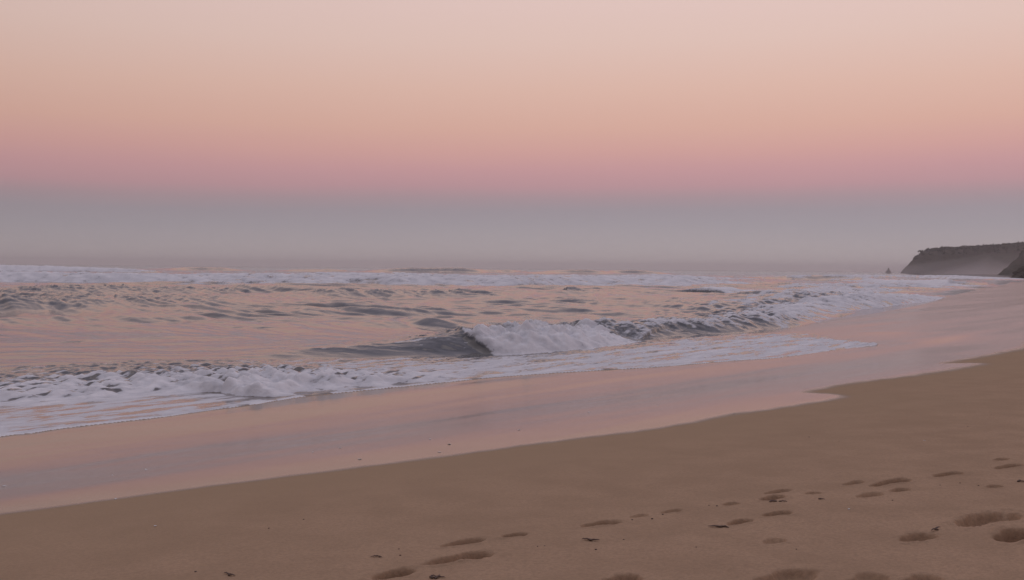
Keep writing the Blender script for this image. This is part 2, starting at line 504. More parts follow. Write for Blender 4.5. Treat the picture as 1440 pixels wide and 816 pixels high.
# unbroken swell left of centre and dark humps in mid water
wave(-1, [(-400, 440), (-100, 440), (100, 437), (250, 432), (400, 425), (500, 419)], [.30, .36, .40, .38, .28, .05], [0] * 6, 4.0, 9, 3, 0, streak=.35, power=1.05)
wave(-1, [(-300, 421), (0, 420), (200, 417), (360, 414), (460, 412)], [.3, .46, .5, .42, .05], [0] * 5, 4, 9, 3, 0, streak=.4, power=1.05)
wave(-1, [(420, 420), (520, 419), (640, 419), (730, 420)], [.05, .38, .40, .05], [0] * 4, 3.4, 9, 3, 0, streak=.4, power=1.1)
wave(22, [(690, 412), (750, 414), (800, 415), (850, 414.8), (900, 413.6), (960, 411)], [.03, .32, .58, .62, .30, .03], [0] * 6, 4.2, 6, 3, 0, streak=.45, power=1.2)
wave(23, [(960, 413.5), (1000, 414.5), (1030, 415), (1060, 413.5), (1095, 412)], [.05, .40, .5, .4, .05], [0, .1, .5, .9, .7], 3.4, 5, 3, .06, streak=.35, fscale=1.5, power=1.2, wash=2)
wave(24, [(-80, 439), (-20, 438.5), (40, 438.5), (85, 439), (150, 440)], [.03, .20, .26, .2, .02], [0] * 5, 3.0, 5, 2, 0, streak=.5, power=1.2)
wave(-1, [(640, 430), (780, 431), (880, 436), (980, 440), (1100, 434)], [.02, .22, .3, .25, .05], [0] * 5, 3.0, 5, 2, 0, streak=.4, power=1.1)
wave(-1, [(440, 462), (560, 463), (680, 461), (800, 456)], [.02, .10, .12, .03], [0] * 4, 1.6, 2, 2, 0, power=1.1, streak=.12)
wave(-1, [(-100, 458), (20, 455), (140, 452), (260, 452)], [.05, .12, .12, .02], [0] * 4, 1.4, 2.5, 2, 0, power=1.2, streak=.3)
wave(-1, [(150, 481), (230, 478.5), (300, 478), (380, 480)], [.02, .05, .05, .01], [0] * 4, .6, 1.2, 2, 0, power=1.3)
wave(-1, [(330, 440), (450, 441), (560, 443), (660, 446)], [.02, .16, .18, .03], [0] * 4, 1.8, 3, 2, 0, power=1.2, streak=.4)
# right-hand surf
wave(25, [(1110, 394), (1140, 394.2), (1160, 394.3), (1195, 395)], [.1, .95, 1.05, .1], [.1, .3, .5, .7], 6, 9, 4, .1, fscale=3, power=1.2)
wave(26, [(1195, 396), (1240, 399), (1285, 400.5), (1330, 402), (1366, 402)], [.2, .5, .75, .85, .1], [.7, .8, 1, 1, 1], 4, 9, 8, .2, fscale=2.6, bluff=1, wash=4)
wave(-1, [(1080, 390), (1180, 390.5), (1260, 390.5), (1340, 392), (1400, 393.5)], [.3, .6, .7, .7, .2], [.5, .9, .8, 1, 1], 6, 14, 16, .14, fscale=4, bluff=1, wash=12, holes=.3, wobm=14)
wave(-1, [(1130, 424), (1180, 423), (1225, 420), (1260, 417)], [.05, .26, .32, .1], [.5, .8, .9, .8], 2.2, 4, 4, .06, fscale=1.5, bluff=1, wash=2, holes=.2)
wave(-1, [(960, 444), (1040, 441), (1110, 435), (1170, 428), (1215, 421)], [.02, .2, .28, .3, .05], [.2, .45, .55, .6, .7], 1.6, 3, 1.0, .06, streak=.4, fscale=1.2, bluff=1, wash=1, holes=.3)
wave(-1, [(1090, 420), (1160, 416), (1220, 412), (1290, 409)], [.02, .3, .4, .05], [.4, .7, .8, .8], 2.4, 4, 1.4, .08, streak=.4, fscale=1.6, bluff=1, wash=2, holes=.3)
wave(-1, [(1120, 407), (1200, 405), (1270, 405), (1330, 406)], [.02, .4, .5, .05], [.4, .8, .9, .8], 3, 5, 1.8, .08, streak=.4, fscale=2, bluff=1, wash=3, holes=.3)
# outer part of the shore break, foam heaps at the right
wave(27, [(1120, 453), (1165, 444.5), (1195, 438), (1230, 432), (1265, 428), (1300, 424), (1330, 418)], [.05, .26, .34, .46, .50, .36, .05], [.6, .7, .8, .85, .9, .9, 1], 2.0, 3.6, 1.3, .20, fscale=1.5, bluff=.9, wash=1.0, holes=.28)
# choppy white water between
wave(11, [(840, 482), (868, 480.5), (890, 479), (920, 476), (960, 473), (1010, 469.5), (1050, 467), (1090, 462), (1130, 455.5), (1175, 446)],
     [.05, .32, .46, .45, .36, .40, .31, .36, .30, .05], [.5, .50, .42, .56, .5, .58, .55, .62, .7, .75], 1.35, 2.6, 1.0, .15, streak=.6, fscale=.8, bluff=.9, holes=.42)
# the nearest breaker: dark face at the left, tumbling white water at the right
wave(10, [(310, 513), (400, 509.5), (480, 506.5), (560, 504), (620, 502.5), (665, 501), (685, 500.3), (705, 499.5), (760, 497.5), (820, 492.5), (860, 486), (896, 479)],
     [.01, .08, .16, .26, .38, .46, .48, .47, .48, .47, .34, .05], [0, 0, 0, 0, 0, .03, .40, .93, 1, 1, 1, .9], 1.25, 2.2, .55, .24, streak=.20, power=1.45, plunge=0.32, face=.78, holes=.10, fscale=.75, bluff=.75)

# ---- the swash: everything between the leading edge and the line behind it
B_px = [(-200, 527), (0, 523), (100, 519), (200, 512), (300, 509), (400, 508), (480, 509), (560, 508), (640, 507), (720, 503), (800, 497), (870, 489), (950, 479), (1050, 472), (1140, 472), (1178, 478), (1235, 485.5)]
B = smooth_poly(atpoly(B_px), 3)
Lf = smooth_poly(atpoly(L_px[:22]), 3)
swpoly = np.vstack([Lf, B[::-1]])
m = np.where((d_ < 45) & (x < 16) & (x > -16))[0]
dB = poly_dist(x[m], y[m], B)
dF = poly_dist(x[m], y[m], Lf)
ins = inside(x[m], y[m], swpoly)
xm, ym = x[m], y[m]
am, cm = a_[m], c_[m]
t = np.where(ins, dF / (dF + dB + 1e-6), 1.0)
out_fade = np.where(ins, 1.0, np.exp(-dB / 0.8))
# which part of the shore: bearing of the point seen along the beach, by along-shore distance
A_tip = float(at(385, 562) @ np.array([.62, .785])); A_mid = float(at(600, 541) @ np.array([.62, .785]))
A_0 = float(at(0, 615) @ np.array([.62, .785])); A_end = float(at(1235, 485.5) @ np.array([.62, .785]))
left_m = 1 - sst(A_mid - 1.0, A_mid + 2.5, am)             # surging roller (left), else thin sheet
apron = 1 - sst(A_tip - 0.35, A_tip + 0.1, am)             # flat apron in front of the roller, far left only
wn = 0.10 * fbm(xm / 0.9, ym / 0.9, 2)
tw = t + wn
start = 0.02 + 0.26 * apron
bump_l = sst(start, start + 0.13, tw) * (1 - 0.75 * sst(start + 0.2, 0.95, tw))
n1 = fbm(xm / 0.35, ym / 0.35, 3)
w1, w2 = worley(xm / 0.36 + .35 * n1, ym / 0.36 + .35 * n1)
w3, w4 = worley(xm / 0.17 + .3 * n1 + 9, ym / 0.17 + .3 * n1)
billow = 0.12 * (0.85 - w1) + 0.035 * (0.8 - w3) + 0.06 * n1
heap = 0.75 + 0.65 * np.exp(-((am - A_tip - 1.0) / 1.6) ** 2)
hz = left_m * bump_l * (0.05 + billow) * heap
film = 0.018 * (1 - np.exp(-dF / 0.07)) + 0.012 * np.exp(-((dF - 0.09) / 0.08) ** 2) * (0.5 + fbm(am / 0.4, cm * 0 + 1, 2))
thin_h = (1 - left_m) * sst(0, .3, t) * (0.025 + 0.03 * fbm(am / 0.8, cm / 0.22, 3)) + (1 - left_m) * sst(.0, .2, t) * .02 * (0.8 - w3)
rough_back = left_m * sst(start + .15, .6, tw) * 0.035 * fbm(xm / 0.30, ym / 0.22, 3)
zi = film + hz + thin_h + rough_back
z[m] = np.where(ins, z[m] * sst(0.35, 1.0, t) + zi, z[m])
# foam cover
ridge = 1 - np.abs(fbm(xm / 0.55 + 2, ym / 0.42, 3)) * 2.4     # lacy net
lacy = fbm(am / 0.9 + .4 * n1, cm / 0.26, 4)
roll = sst(start - 0.02, start + 0.05, tw)
gap = fbm(am / 0.55 + 3, cm / 0.17 + .8 * n1, 3)
fl = roll * (0.98 - 0.80 * sst(start + 0.08, 0.95, tw) + 0.50 * n1 + 0.60 * (0.55 - w1) - 2.1 * (1 - .8 * np.exp(-((am - A_tip - .6) / 1.1) ** 2) * (1 - sst(start + .2, start + .45, tw))) * np.clip(gap + .03, 0, .5) * sst(start - .02, start + .08, tw)) + (1 - roll) * apron * (0.62 + 0.55 * lacy + .35 * (1 - sst(A_0 - .3, A_0 + .8, am)))
fl = np.maximum(fl, roll * sst(.45, .9, tw) * (.25 + .9 * lacy))
lac2 = fbm(am / 2.2 + 4, cm / 0.34, 4)
ft = 0.72 + 0.70 * lac2 + .30 * lacy - 0.35 * sst(0.62, 1.0, t)
rim = np.exp(-(dF / (0.10 + 0.06 * fbm(am / 0.7, cm * 0, 2))) ** 2) * 1.2 * sst(-.45, -.1, fbm(am / 0.6 + 4, cm * 0 + .5, 2))
fs = np.maximum(left_m * fl + (1 - left_m) * ft, rim)
fout = out_fade * left_m * (0.30 + 1.0 * lacy)
foam[m] = np.maximum(foam[m], np.where(ins, fs, fout * (dB < 2.5)))
THIN[si[m]] = np.where(ins, (1 - sst(0.1, 0.75, t) * .8) * (1 - .4 * left_m * roll), 0)
sw = ins & (contrib[m] < 0.12)
reg[m] = np.where(sw & (left_m > .5), 12, np.where(sw, 13, reg[m]))
# scattered foam flecks and drifting scum lines on the sea
fleck = sst(.30, .62, fbm(a_ / 3.5 + 9, c_ / 1.0, 4)) * (1 - sst(4, 14, dL)) * .75
foam = np.maximum(foam, fleck * (d_ > 26))
patch = sst(.22, .6, fbm(x / 22 + 2, y / 7.5, 4)) * sst(60, 85, d_) * (1 - sst(150, 260, d_)) * sst(-30, 40, x) * .5
foam = np.maximum(foam, patch)
surfz = sst(.05, .5, fbm(x / 30 + 6, y / 12, 4)) * sst(90, 120, d_) * (1 - sst(420, 700, d_)) * sst(20, 60, x) * .55
foam = np.maximum(foam, surfz)

Z[si] = z
FOAM[si] = foam
REG[si] = reg
X2 = X.copy(); Y2 = Y.copy()
X2[si] += ddx; Y2[si] += ddy

# global normals so that pieces cut from the one surface shade without seams
P3 = np.stack([X2, Y2, Z], 1).reshape(nr, nc, 3)
F = np.arange(nr * nc).reshape(nr, nc)
quads = np.stack([F[:-1, :-1], F[:-1, 1:], F[1:, 1:], F[1:, :-1]], -1).reshape(-1, 4)
Pf = P3.reshape(-1, 3)
e_a = Pf[quads[:, 2]] - Pf[quads[:, 0]]
e_b = Pf[quads[:, 3]] - Pf[quads[:, 1]]
fn = np.cross(e_a, e_b)
if fn[:, 2].mean() < 0:
    quads = quads[:, ::-1]
    fn = -fn
fn /= (np.linalg.norm(fn, axis=1, keepdims=True) + 1e-20)
fg = fn.reshape(nr - 1, nc - 1, 3)
vn = np.zeros((nr, nc, 3))
vn[:-1, :-1] += fg; vn[:-1, 1:] += fg; vn[1:, 1:] += fg; vn[1:, :-1] += fg
vn = vn.reshape(-1, 3)
vn /= (np.linalg.norm(vn, axis=1, keepdims=True) + 1e-20)
qreg = REG[quads[:, 0]]


# ------------------------------------------------------------------ materials
def new_mat(name):
    m = bpy.data.materials.new(name)
    m.use_nodes = True
    t_ = m.node_tree
    t_.nodes.clear()
    out = t_.nodes.new('ShaderNodeOutputMaterial')
    return m, t_, out


def noise(t_, vec, scale, detail=4, rough=.5, dist=0.0):
    n = t_.nodes.new('ShaderNodeTexNoise')
    n.inputs['Scale'].default_value = scale
    n.inputs['Detail'].default_value = detail
    n.inputs['Roughness'].default_value = rough
    n.inputs['Distortion'].default_value = dist
    t_.links.new(vec, n.inputs['Vector'])
    return n.outputs[0]


def mapping(t_, vec, scale=(1, 1, 1), rot=(0, 0, 0)):
    n = t_.nodes.new('ShaderNodeMapping')
    n.inputs['Scale'].default_value = scale
    n.inputs['Rotation'].default_value = rot
    t_.links.new(vec, n.inputs[0])
    return n.outputs[0]


def smooth_range(t_, v, a, b, lo=0.0, hi=1.0):
    n = t_.nodes.new('ShaderNodeMapRange')
    n.interpolation_type = 'SMOOTHSTEP'
    for i, q in ((1, a), (2, b), (3, lo), (4, hi)):
        n.inputs[i].default_value = q
    t_.links.new(v, n.inputs[0])
    return n.outputs[0]


def mixc(t_, fac, a, b):
    n = t_.nodes.new('ShaderNodeMix')
    n.data_type = 'RGBA'
    for s, v in ((0, fac), (6, a), (7, b)):
        if isinstance(v, (int, float)):
            n.inputs[s].default_value = v
        elif isinstance(v, tuple):
            n.inputs[s].default_value = v
        else:
            t_.links.new(v, n.inputs[s])
    return n.outputs[2]


def attr(t_, name):
    n = t_.nodes.new('ShaderNodeAttribute')
    n.attribute_name = name
    return n.outputs['Fac']


def pos(t_):
    return t_.nodes.new('ShaderNodeNewGeometry').outputs['Position']


def bump(t_, h, strength, dist, nrm=None):
    n = t_.nodes.new('ShaderNodeBump')
    n.inputs['Strength'].default_value = strength
    n.inputs['Distance'].default_value = dist
    t_.links.new(h, n.inputs['Height'])
    if nrm is not None:
        t_.links.new(nrm, n.inputs['Normal'])
    return n.outputs[0]


def make_water():
    m, t_, out = new_mat('sea_water_and_foam')
    P = pos(t_)
    fo = attr(t_, 'foam'); th = attr(t_, 'thin')
    Pn = mapping(t_, P, (1, 1, 1.0), (0, 0, R(-52)))
    fine_n = noise(t_, mapping(t_, Pn, (.38, 1.0, 1.0)), 8.0, 5, .6, .6)
    v = mth(t_, 'ADD', fo, mth(t_, 'MULTIPLY', mth(t_, 'SUBTRACT', fine_n, .5), .95))
    mask = smooth_range(t_, v, .44, .70)
    water = t_.nodes.new('ShaderNodeBsdfPrincipled')
    body = mixc(t_, th, (.128, .128, .130, 1), (.170, .140, .125, 1))
    t_.links.new(body, water.inputs['Base Color'])
    water.inputs['Roughness'].default_value = .06
    water.inputs['IOR'].default_value = 1.333
    rb = noise(t_, mapping(t_, P, (1.0, 1.0, 1.0), (0, 0, R(25))), 5.0, 3, .55, .3)
    t_.links.new(bump(t_, rb, .12, .05), water.inputs['Normal'])
    fb = t_.nodes.new('ShaderNodeBsdfPrincipled')
    fc = mixc(t_, smooth_range(t_, v, .6, 1.3), (.70, .71, .74, 1), (.90, .90, .92, 1))
    t_.links.new(fc, fb.inputs['Base Color'])
    fb.inputs['Roughness'].default_value = .75
    fb.inputs['Specular IOR Level'].default_value = .25
    fb.inputs['Subsurface Weight'].default_value = .0
    bub = noise(t_, P, 9.0, 6, .62, .3)
    t_.links.new(bump(t_, bub, .5, .05), fb.inputs['Normal'])
    mx = t_.nodes.new('ShaderNodeMixShader')
    t_.links.new(mask, mx.inputs[0]); t_.links.new(water.outputs[0], mx.inputs[1]); t_.links.new(fb.outputs[0], mx.inputs[2])
    t_.links.new(mx.outputs[0], out.inputs[0])
    return m


def make_sand():
    m, t_, out = new_mat('beach_sand')
    P = pos(t_)
    wt = attr(t_, 'wet')
    g1 = noise(t_, P, 420.0, 2, .6)
    g2 = noise(t_, P, 2.3, 4, .55)
    g3 = noise(t_, mapping(t_, P, (1, 3, 1), (0, 0, R(-50))), 0.7, 3, .5)
    dry = mixc(t_, smooth_range(t_, g2, .3, .7), (.450, .302, .195, 1), (.550, .370, .243, 1))
    dry = mixc(t_, mth(t_, 'MULTIPLY', smooth_range(t_, g1, .42, .75), .35), dry, (.26, .18, .125, 1))
    wetc = mixc(t_, smooth_range(t_, g3, .3, .7), (.210, .150, .108, 1), (.245, .178, .130, 1))
    g4 = noise(t_, P, 46.0, 5, .7)
    dry = mixc(t_, smooth_range(t_, g4, .35, .68, 0, .55), dry, (.31, .212, .142, 1))
    dry = mixc(t_, attr(t_, 'thin'), dry, (.415, .292, .186, 1))
    c = mixc(t_, wt, dry, wetc)
    bs = t_.nodes.new('ShaderNodeBsdfPrincipled')
    t_.links.new(c, bs.inputs['Base Color'])
    rr = mth(t_, 'SUBTRACT', .92, mth(t_, 'MULTIPLY', wt, .77))
    t_.links.new(rr, bs.inputs['Roughness'])
    t_.links.new(mth(t_, 'ADD', .12, mth(t_, 'MULTIPLY', wt, .62)), bs.inputs['Specular IOR Level'])
    bs.inputs['IOR'].default_value = 1.38
    dryf = mth(t_, 'SUBTRACT', 1.0, wt)
    h1 = mth(t_, 'MULTIPLY', mth(t_, 'ADD', g1, mth(t_, 'MULTIPLY', noise(t_, P, 60.0, 4, .6), 2.2)), dryf)
    b1 = bump(t_, h1, .45, .006)
    t_.links.new(b1, bs.inputs['Normal'])
    t_.links.new(bs.outputs[0], out.inputs[0])
    return m


WATER = make_water()
SAND = make_sand()


# ------------------------------------------------------------------ object helpers
def tag(o, label=None, cat=None, group=None, kind=None):
    for k, v in (('label', label), ('category', cat), ('group', group), ('kind', kind)):
        if v:
            o[k] = v
    return o


def cut(name, mask, mat, origin=None, parent=None):
    """one mesh object from the faces of the common surface selected by mask"""
    q = quads[mask]
    if not len(q):
        return None
    ids, inv = np.unique(q, return_inverse=True)
    inv = inv.reshape(-1)
    co = Pf[ids].copy()
    o3 = np.zeros(3) if origin is None else np.asarray(origin, float)
    co -= o3
    me = bpy.data.meshes.new(name)
    me.vertices.add(len(ids))
    me.vertices.foreach_set('co', co.astype(np.float32).ravel())
    me.loops.add(len(inv))
    me.loops.foreach_set('vertex_index', inv.astype(np.int32))
    me.polygons.add(len(q))
    me.polygons.foreach_set('loop_start', np.arange(0, len(inv), 4, dtype=np.int32))
    me.update(calc_edges=True)
    me.polygons.foreach_set('use_smooth', np.ones(len(q), bool))
    for an, arr in (('foam', FOAM), ('thin', THIN), ('wet', WET)):
        a = me.attributes.new(an, 'FLOAT', 'POINT')
        a.data.foreach_set('value', arr[ids].astype(np.float32))
    me.normals_split_custom_set_from_vertices(vn[ids].astype(np.float32))
    me.materials.append(mat)
    o = bpy.data.objects.new(name, me)
    col.objects.link(o)
    if parent is not None:
        o.parent = parent
    elif origin is not None:
        o.location = o3
    return o


def empty(name, loc):
    o = bpy.data.objects.new(name, None)
    o.location = loc
    o.empty_display_size = 0.2
    col.objects.link(o)
    return o


def mesh_obj(name, verts, faces, mat, loc=(0, 0, 0), parent=None, smooth=True):
    me = bpy.data.meshes.new(name)
    me.from_pydata([tuple(v) for v in verts], [], [tuple(f) for f in faces])
    me.update()
    if smooth:
        me.polygons.foreach_set('use_smooth', np.ones(len(me.polygons), bool))
    me.materials.append(mat)
    o = bpy.data.objects.new(name, me)
    o.location = loc
    col.objects.link(o)
    if parent is not None:
        o.parent = parent
    return o


def center(mask):
    p = Pf[np.unique(quads[mask])]
    c = p.mean(0)
    return np.array([c[0], c[1], 0.0])


# ------------------------------------------------------------------ the setting
tag(cut('sea', qreg == 0, WATER), 'calm grey peach sea with slanting ripples out to the horizon', None, kind='structure')
tag(cut('wet_sand', qreg == 1, SAND), 'smooth wet sand mirroring the pink sky', None, kind='structure')
tag(cut('beach', qreg == 2, SAND), 'brown dry sand beach', None, kind='structure')

# ------------------------------------------------------------------ waves
qf = FOAM[quads].mean(1)


def wave_thing(rid, name, label, cat, group=None, split=True, face_name='wave_face', foam_name='foam'):
    mk = qreg == rid
    if not mk.any():
        print('no faces for', rid)
        return None
    c = center(mk)
    if split:
        e = empty(name, c)
        cut(face_name, mk & (qf < .5), WATER, c, e)
        cut(foam_name, mk & (qf >= .5), WATER, c, e)
        tag(e, label, cat, group)
        return e
    o = cut(name, mk, WATER, c)
    tag(o, label, cat, group)
    return o


main = wave_thing(10, 'breaking_wave', 'nearest breaker, dark smooth face curling into tumbling white water at its right', 'wave', foam_name='white_water')
wave_thing(11, 'choppy_wave', 'choppy half broken wave with streaked foam, running right from the white tumbling breaker', 'wave', foam_name='white_water')
wave_thing(12, 'foam_surge', 'lumpy white foam surge with dark gaps, rolling onto the wet sand at lower left', 'wave', face_name='water', foam_name='foam')
wave_thing(13, 'foam_sheet', 'thin flat sheet of streaky foam ending in a point on the wet sand', 'sea foam', face_name='water', foam_name='foam')
wave_thing(20, 'offshore_breaker', 'long white line of broken water far out, spanning most of the sea', 'wave', foam_name='white_water')
wave_thing(21, 'offshore_breaker', 'short white crest at the far left, behind the long white line of broken water', 'wave', foam_name='white_water')
wave_thing(22, 'swell', 'dark humped swell just in front of the long white line, right of centre', 'wave', split=False)
wave_thing(23, 'swell', 'small steep swell breaking white at its right end, below the white line', 'wave', split=False)
wave_thing(24, 'swell', 'low dark rippled hump of water near the left edge', 'wave', split=False)
wave_thing(25, 'far_wave', 'small dark peaked wave far out beneath the headland side of the horizon', 'wave', split=False)
wave_thing(26, 'surf_wave', 'far white surf roller nearest to the headland', 'wave', foam_name='white_water')
wave_thing(27, 'surf_wave', 'heaped white foam roller where the breakers meet the far beach at right', 'wave', split=False)
G = 'dark swells standing on the horizon'
wave_thing(31, 'horizon_swell', 'widest dark swell on the horizon, near the middle of the sea', 'wave', G, split=False)
wave_thing(32, 'horizon_swell', 'dark horizon swell right of centre, left one of a close pair', 'wave', G, split=False)
wave_thing(33, 'horizon_swell', 'dark horizon swell right of centre, right one of a close pair', 'wave', G, split=False)
wave_thing(34, 'horizon_swell', 'small dark horizon swell beside the short far left white crest', 'wave', G, split=False)

# ------------------------------------------------------------------ footprints
for rid, p, lab in print_ids:
    mk = qreg == rid
    if mk.any():
        c = center(mk)
        tag(cut('footprint', mk, SAND, c), lab, 'footprint', 'footprints along the dry sand')


# ------------------------------------------------------------------ headland, sea stack, boulder
def make_rock():
    m, t_, out = new_mat('cliff_rock')
    P = pos(t_)
    n = noise(t_, mapping(t_, P, (.25, .25, 1.6)), 1.0, 6, .6, .6)
    n2 = noise(t_, P, .12, 5, .6)
    rock = mixc(t_, smooth_range(t_, n, .3, .7), (.068, .058, .044, 1), (.118, .098, .075, 1))
    g = t_.nodes.new('ShaderNodeNewGeometry')
    s_ = t_.nodes.new('ShaderNodeSeparateXYZ')
    t_.links.new(g.outputs['Normal'], s_.inputs[0])
    veg = smooth_range(t_, mth(t_, 'ADD', s_.outputs[2], mth(t_, 'MULTIPLY', mth(t_, 'SUBTRACT', n2, .5), 1.2)), .55, .85)
    c = mixc(t_, veg, rock, (.052, .050, .034, 1))
    b = t_.nodes.new('ShaderNodeBsdfPrincipled')
    t_.links.new(c, b.inputs['Base Color'])
    b.inputs['Roughness'].default_value = .95
    b.inputs['Specular IOR Level'].default_value = .15
    t_.links.new(bump(t_, n, .7, 1.2), b.inputs['Normal'])
    t_.links.new(b.outputs[0], out.inputs[0])
    return m


ROCK = make_rock()


def land_mass(name, outline, Hx, step, slope, back_keep=True):
    """height field over an outline: steep gullied cliffs, gently rolling scrub-covered top"""
    O = np.array(outline, float)
    lo, hi = O.min(0) - 2, O.max(0) + 2
    gx, gy = np.arange(lo[0], hi[0], step), np.arange(lo[1], hi[1], step)
    MX, MY = np.meshgrid(gx, gy)
    mx, my = MX.ravel(), MY.ravel()
    d = poly_dist(mx, my, np.vstack([O, O[:1]]))
    d = np.where(inside(mx, my, O), d, -d)
    d = d + 3.0 * fbm(mx / 16, my / 16, 3) + 2.2 * np.abs(fbm(mx / 9 + 3, my / 9, 3)) - 0.5
    H = Hx(mx, my) + 1.6 * fbm(mx / 30, my / 30, 3) + 0.8 * fbm(mx / 6, my / 6, 2)
    face = np.clip(d * slope, -3, None)
    face = face + 0.16 * np.sin(face * 1.1 + fbm(mx / 20, my / 20, 2) * 3) * face ** .5 * (face > 0) if False else face
    zz = np.where(face < H, face, H + 0.02 * np.clip(d, 0, 60))
    zz = zz - 0.6 * np.exp(-((face - H) / 2.0) ** 2)
    zz = np.maximum(zz, -1.5)
    n0, n1_ = MX.shape
    I = np.arange(n0 * n1_).reshape(n0, n1_)
    q = np.stack([I[:-1, :-1], I[:-1, 1:], I[1:, 1:], I[1:, :-1]], -1).reshape(-1, 4)
    keep = (zz[q].max(1) > -1.4)
    q = q[keep]
    ids, inv = np.unique(q, return_inverse=True)
    o = mesh_obj(name, np.stack([mx[ids], my[ids], zz[ids]], 1).tolist(), inv.reshape(-1, 4).tolist(), ROCK)
    return o, mx, my, zz, d, H


def H_far(mx, my):
    b = mx / np.maximum(my, 1) * 1440 + 720
    return np.interp(b, [1260, 1272, 1283, 1294, 1306, 1330, 1370, 1405, 1440, 1500], [4, 10, 15.5, 18.8, 20.2, 21.0, 22.8, 24.2, 26.5, 29])


far_o, hx, hy, hz_, hd, hH = land_mass('headland', [(340, 900), (352, 888), (375, 882), (410, 884), (440, 872), (480, 878), (560, 860), (660, 880), (680, 1010), (520, 1010), (420, 965), (362, 930)], H_far, 1.4, 1.25)
tag(far_o, 'long flat topped dark headland beyond the beach', None, kind='structure')


def H_near(mx, my):
    b = mx / np.maximum(my, 1) * 1440 + 720
    return np.interp(b, [1400, 1412, 1425, 1440, 1480, 1560], [2.5, 7, 12, 18, 25, 28])


near_o, nx_, ny_, nz_, nd_, nH = land_mass('headland', [(303, 640), (312, 628), (335, 622), (370, 622), (430, 640), (520, 700), (520, 780), (420, 770), (345, 700), (312, 655)], H_near, 1.0, 1.1)
tag(near_o, 'nearer cliff spur at the right edge', None, kind='structure')


def make_scrub():
    m, t_, out = new_mat('scrub_leaves')
    P = pos(t_)
    n = noise(t_, P, .8, 4, .6)
    c = mixc(t_, smooth_range(t_, n, .3, .7), (.030, .032, .022, 1), (.065, .062, .040, 1))
    b = t_.nodes.new('ShaderNodeBsdfPrincipled')
    t_.links.new(c, b.inputs['Base Color'])
    b.inputs['Roughness'].default_value = .9
    t_.links.new(b.outputs[0], out.inputs[0])
    return m


SCRUB = make_scrub()


def scrub(name, mx, my, zz, d, H, n, label, smin, smax):
    c = np.where((zz > 0.75 * H) & (zz > 6) & (d < 60) & (mx / my < .56))[0]
    pick = rng.choice(c, min(n, len(c)), replace=False)
    V, Fc = [], []
    for i in pick:
        r0 = rng.uniform(smin, smax)
        for k in range(9):                          # a bush is a clump of leaf tufts
            cx, cy, cz = rng.normal(0, .45, 3) * r0
            base = len(V)
            for j in range(3):
                a = rng.uniform(0, 6.28, 2)
                for q in range(4):
                    t0 = a[0] + q * 1.57
                    rr = r0 * rng.uniform(.25, .55)
                    V.append((mx[i] + cx + rr * math.cos(t0) * math.cos(a[1]), my[i] + cy + rr * math.cos(t0) * math.sin(a[1]), zz[i] + .35 * r0 + cz * .7 + rr * math.sin(t0)))
                Fc.append((base + 4 * j, base + 4 * j + 1, base + 4 * j + 2, base + 4 * j + 3))
    o = mesh_obj(name, V, Fc, SCRUB, smooth=False)
    tag(o, label, 'scrub', None, 'stuff')


scrub('scrub', hx, hy, hz_, hd, hH, 1300, 'dark coastal scrub along the far headland top', .8, 1.9)
scrub('scrub', nx_, ny_, nz_, nd_, nH, 500, 'dark coastal scrub on the nearer cliff spur', .6, 1.6)


def crag(name, c, size, seed, sharp, label, cat, n=40):
    """an angular rock: a displaced dome with ledges"""
    V, Fc = [], []
    nt_, nv = n, n // 2
    for j in range(nv + 1):
        v = j / nv
        for i in range(nt_):
            a = 2 * math.pi * i / nt_
            rad = (1 - v ** sharp)
            nzv = float(fbm(np.array([math.cos(a) * 1.6 + seed]), np.array([math.sin(a) * 1.6 + v * 2.2]), 4)[0])
            led = 0.06 * math.sin(v * 16 + 3 * nzv)
            rr = max(0.02, rad * (1 + .75 * nzv) + led * rad)
            V.append((size[0] * rr * math.cos(a), size[1] * rr * math.sin(a), size[2] * (v * 1.12 - .12) * (1 + .25 * nzv * (v > .05))))
    for j in range(nv):
        for i in range(nt_):
            Fc.append((j * nt_ + i, j * nt_ + (i + 1) % nt_, (j + 1) * nt_ + (i + 1) % nt_, (j + 1) * nt_ + i))
    Fc.append(tuple(nv * nt_ + i for i in range(nt_)))
    o = mesh_obj(name, V, Fc, ROCK, (c[0], c[1], 0), smooth=False)
    tag(o, label, cat)
    return o


crag('sea_stack', (331.5, 902), (2.9, 2.6, 4.6), 1.3, 1.1, 'small pointed sea stack standing off the tip of the headland', 'rock')
crag('boulder', (173.5, 344), (5.5, 5.0, 4.4), 5.1, 1.9, 'dark boulder at the foot of the cliffs at the right edge', 'rock')

# ------------------------------------------------------------------ shell chips, pebbles, seaweed
def plain(name, c, rough):
    m, t_, out = new_mat(name)
    b = t_.nodes.new('ShaderNodeBsdfPrincipled')
    n = noise(t_, pos(t_), 90.0, 3, .6)
    t_.links.new(mixc(t_, n, tuple(v * .75 for v in c[:3]) + (1,), c), b.inputs['Base Color'])
    b.inputs['Roughness'].default_value = rough
    t_.links.new(b.outputs[0], out.inputs[0])
    return m


SHELL = plain('shell_white', (.92, .90, .86, 1), .25)
PEBBLE = plain('pebble_dark', (.12, .085, .065, 1), .8)
WEED = plain('seaweed_dark', (.14, .088, .062, 1), .7)


def ground(px, py):
    p, z_ = at_beach(px, py)
    i = np.argmin((X2 - p[0]) ** 2 + (Y2 - p[1]) ** 2)
    return np.array([p[0], p[1], Z[i]])


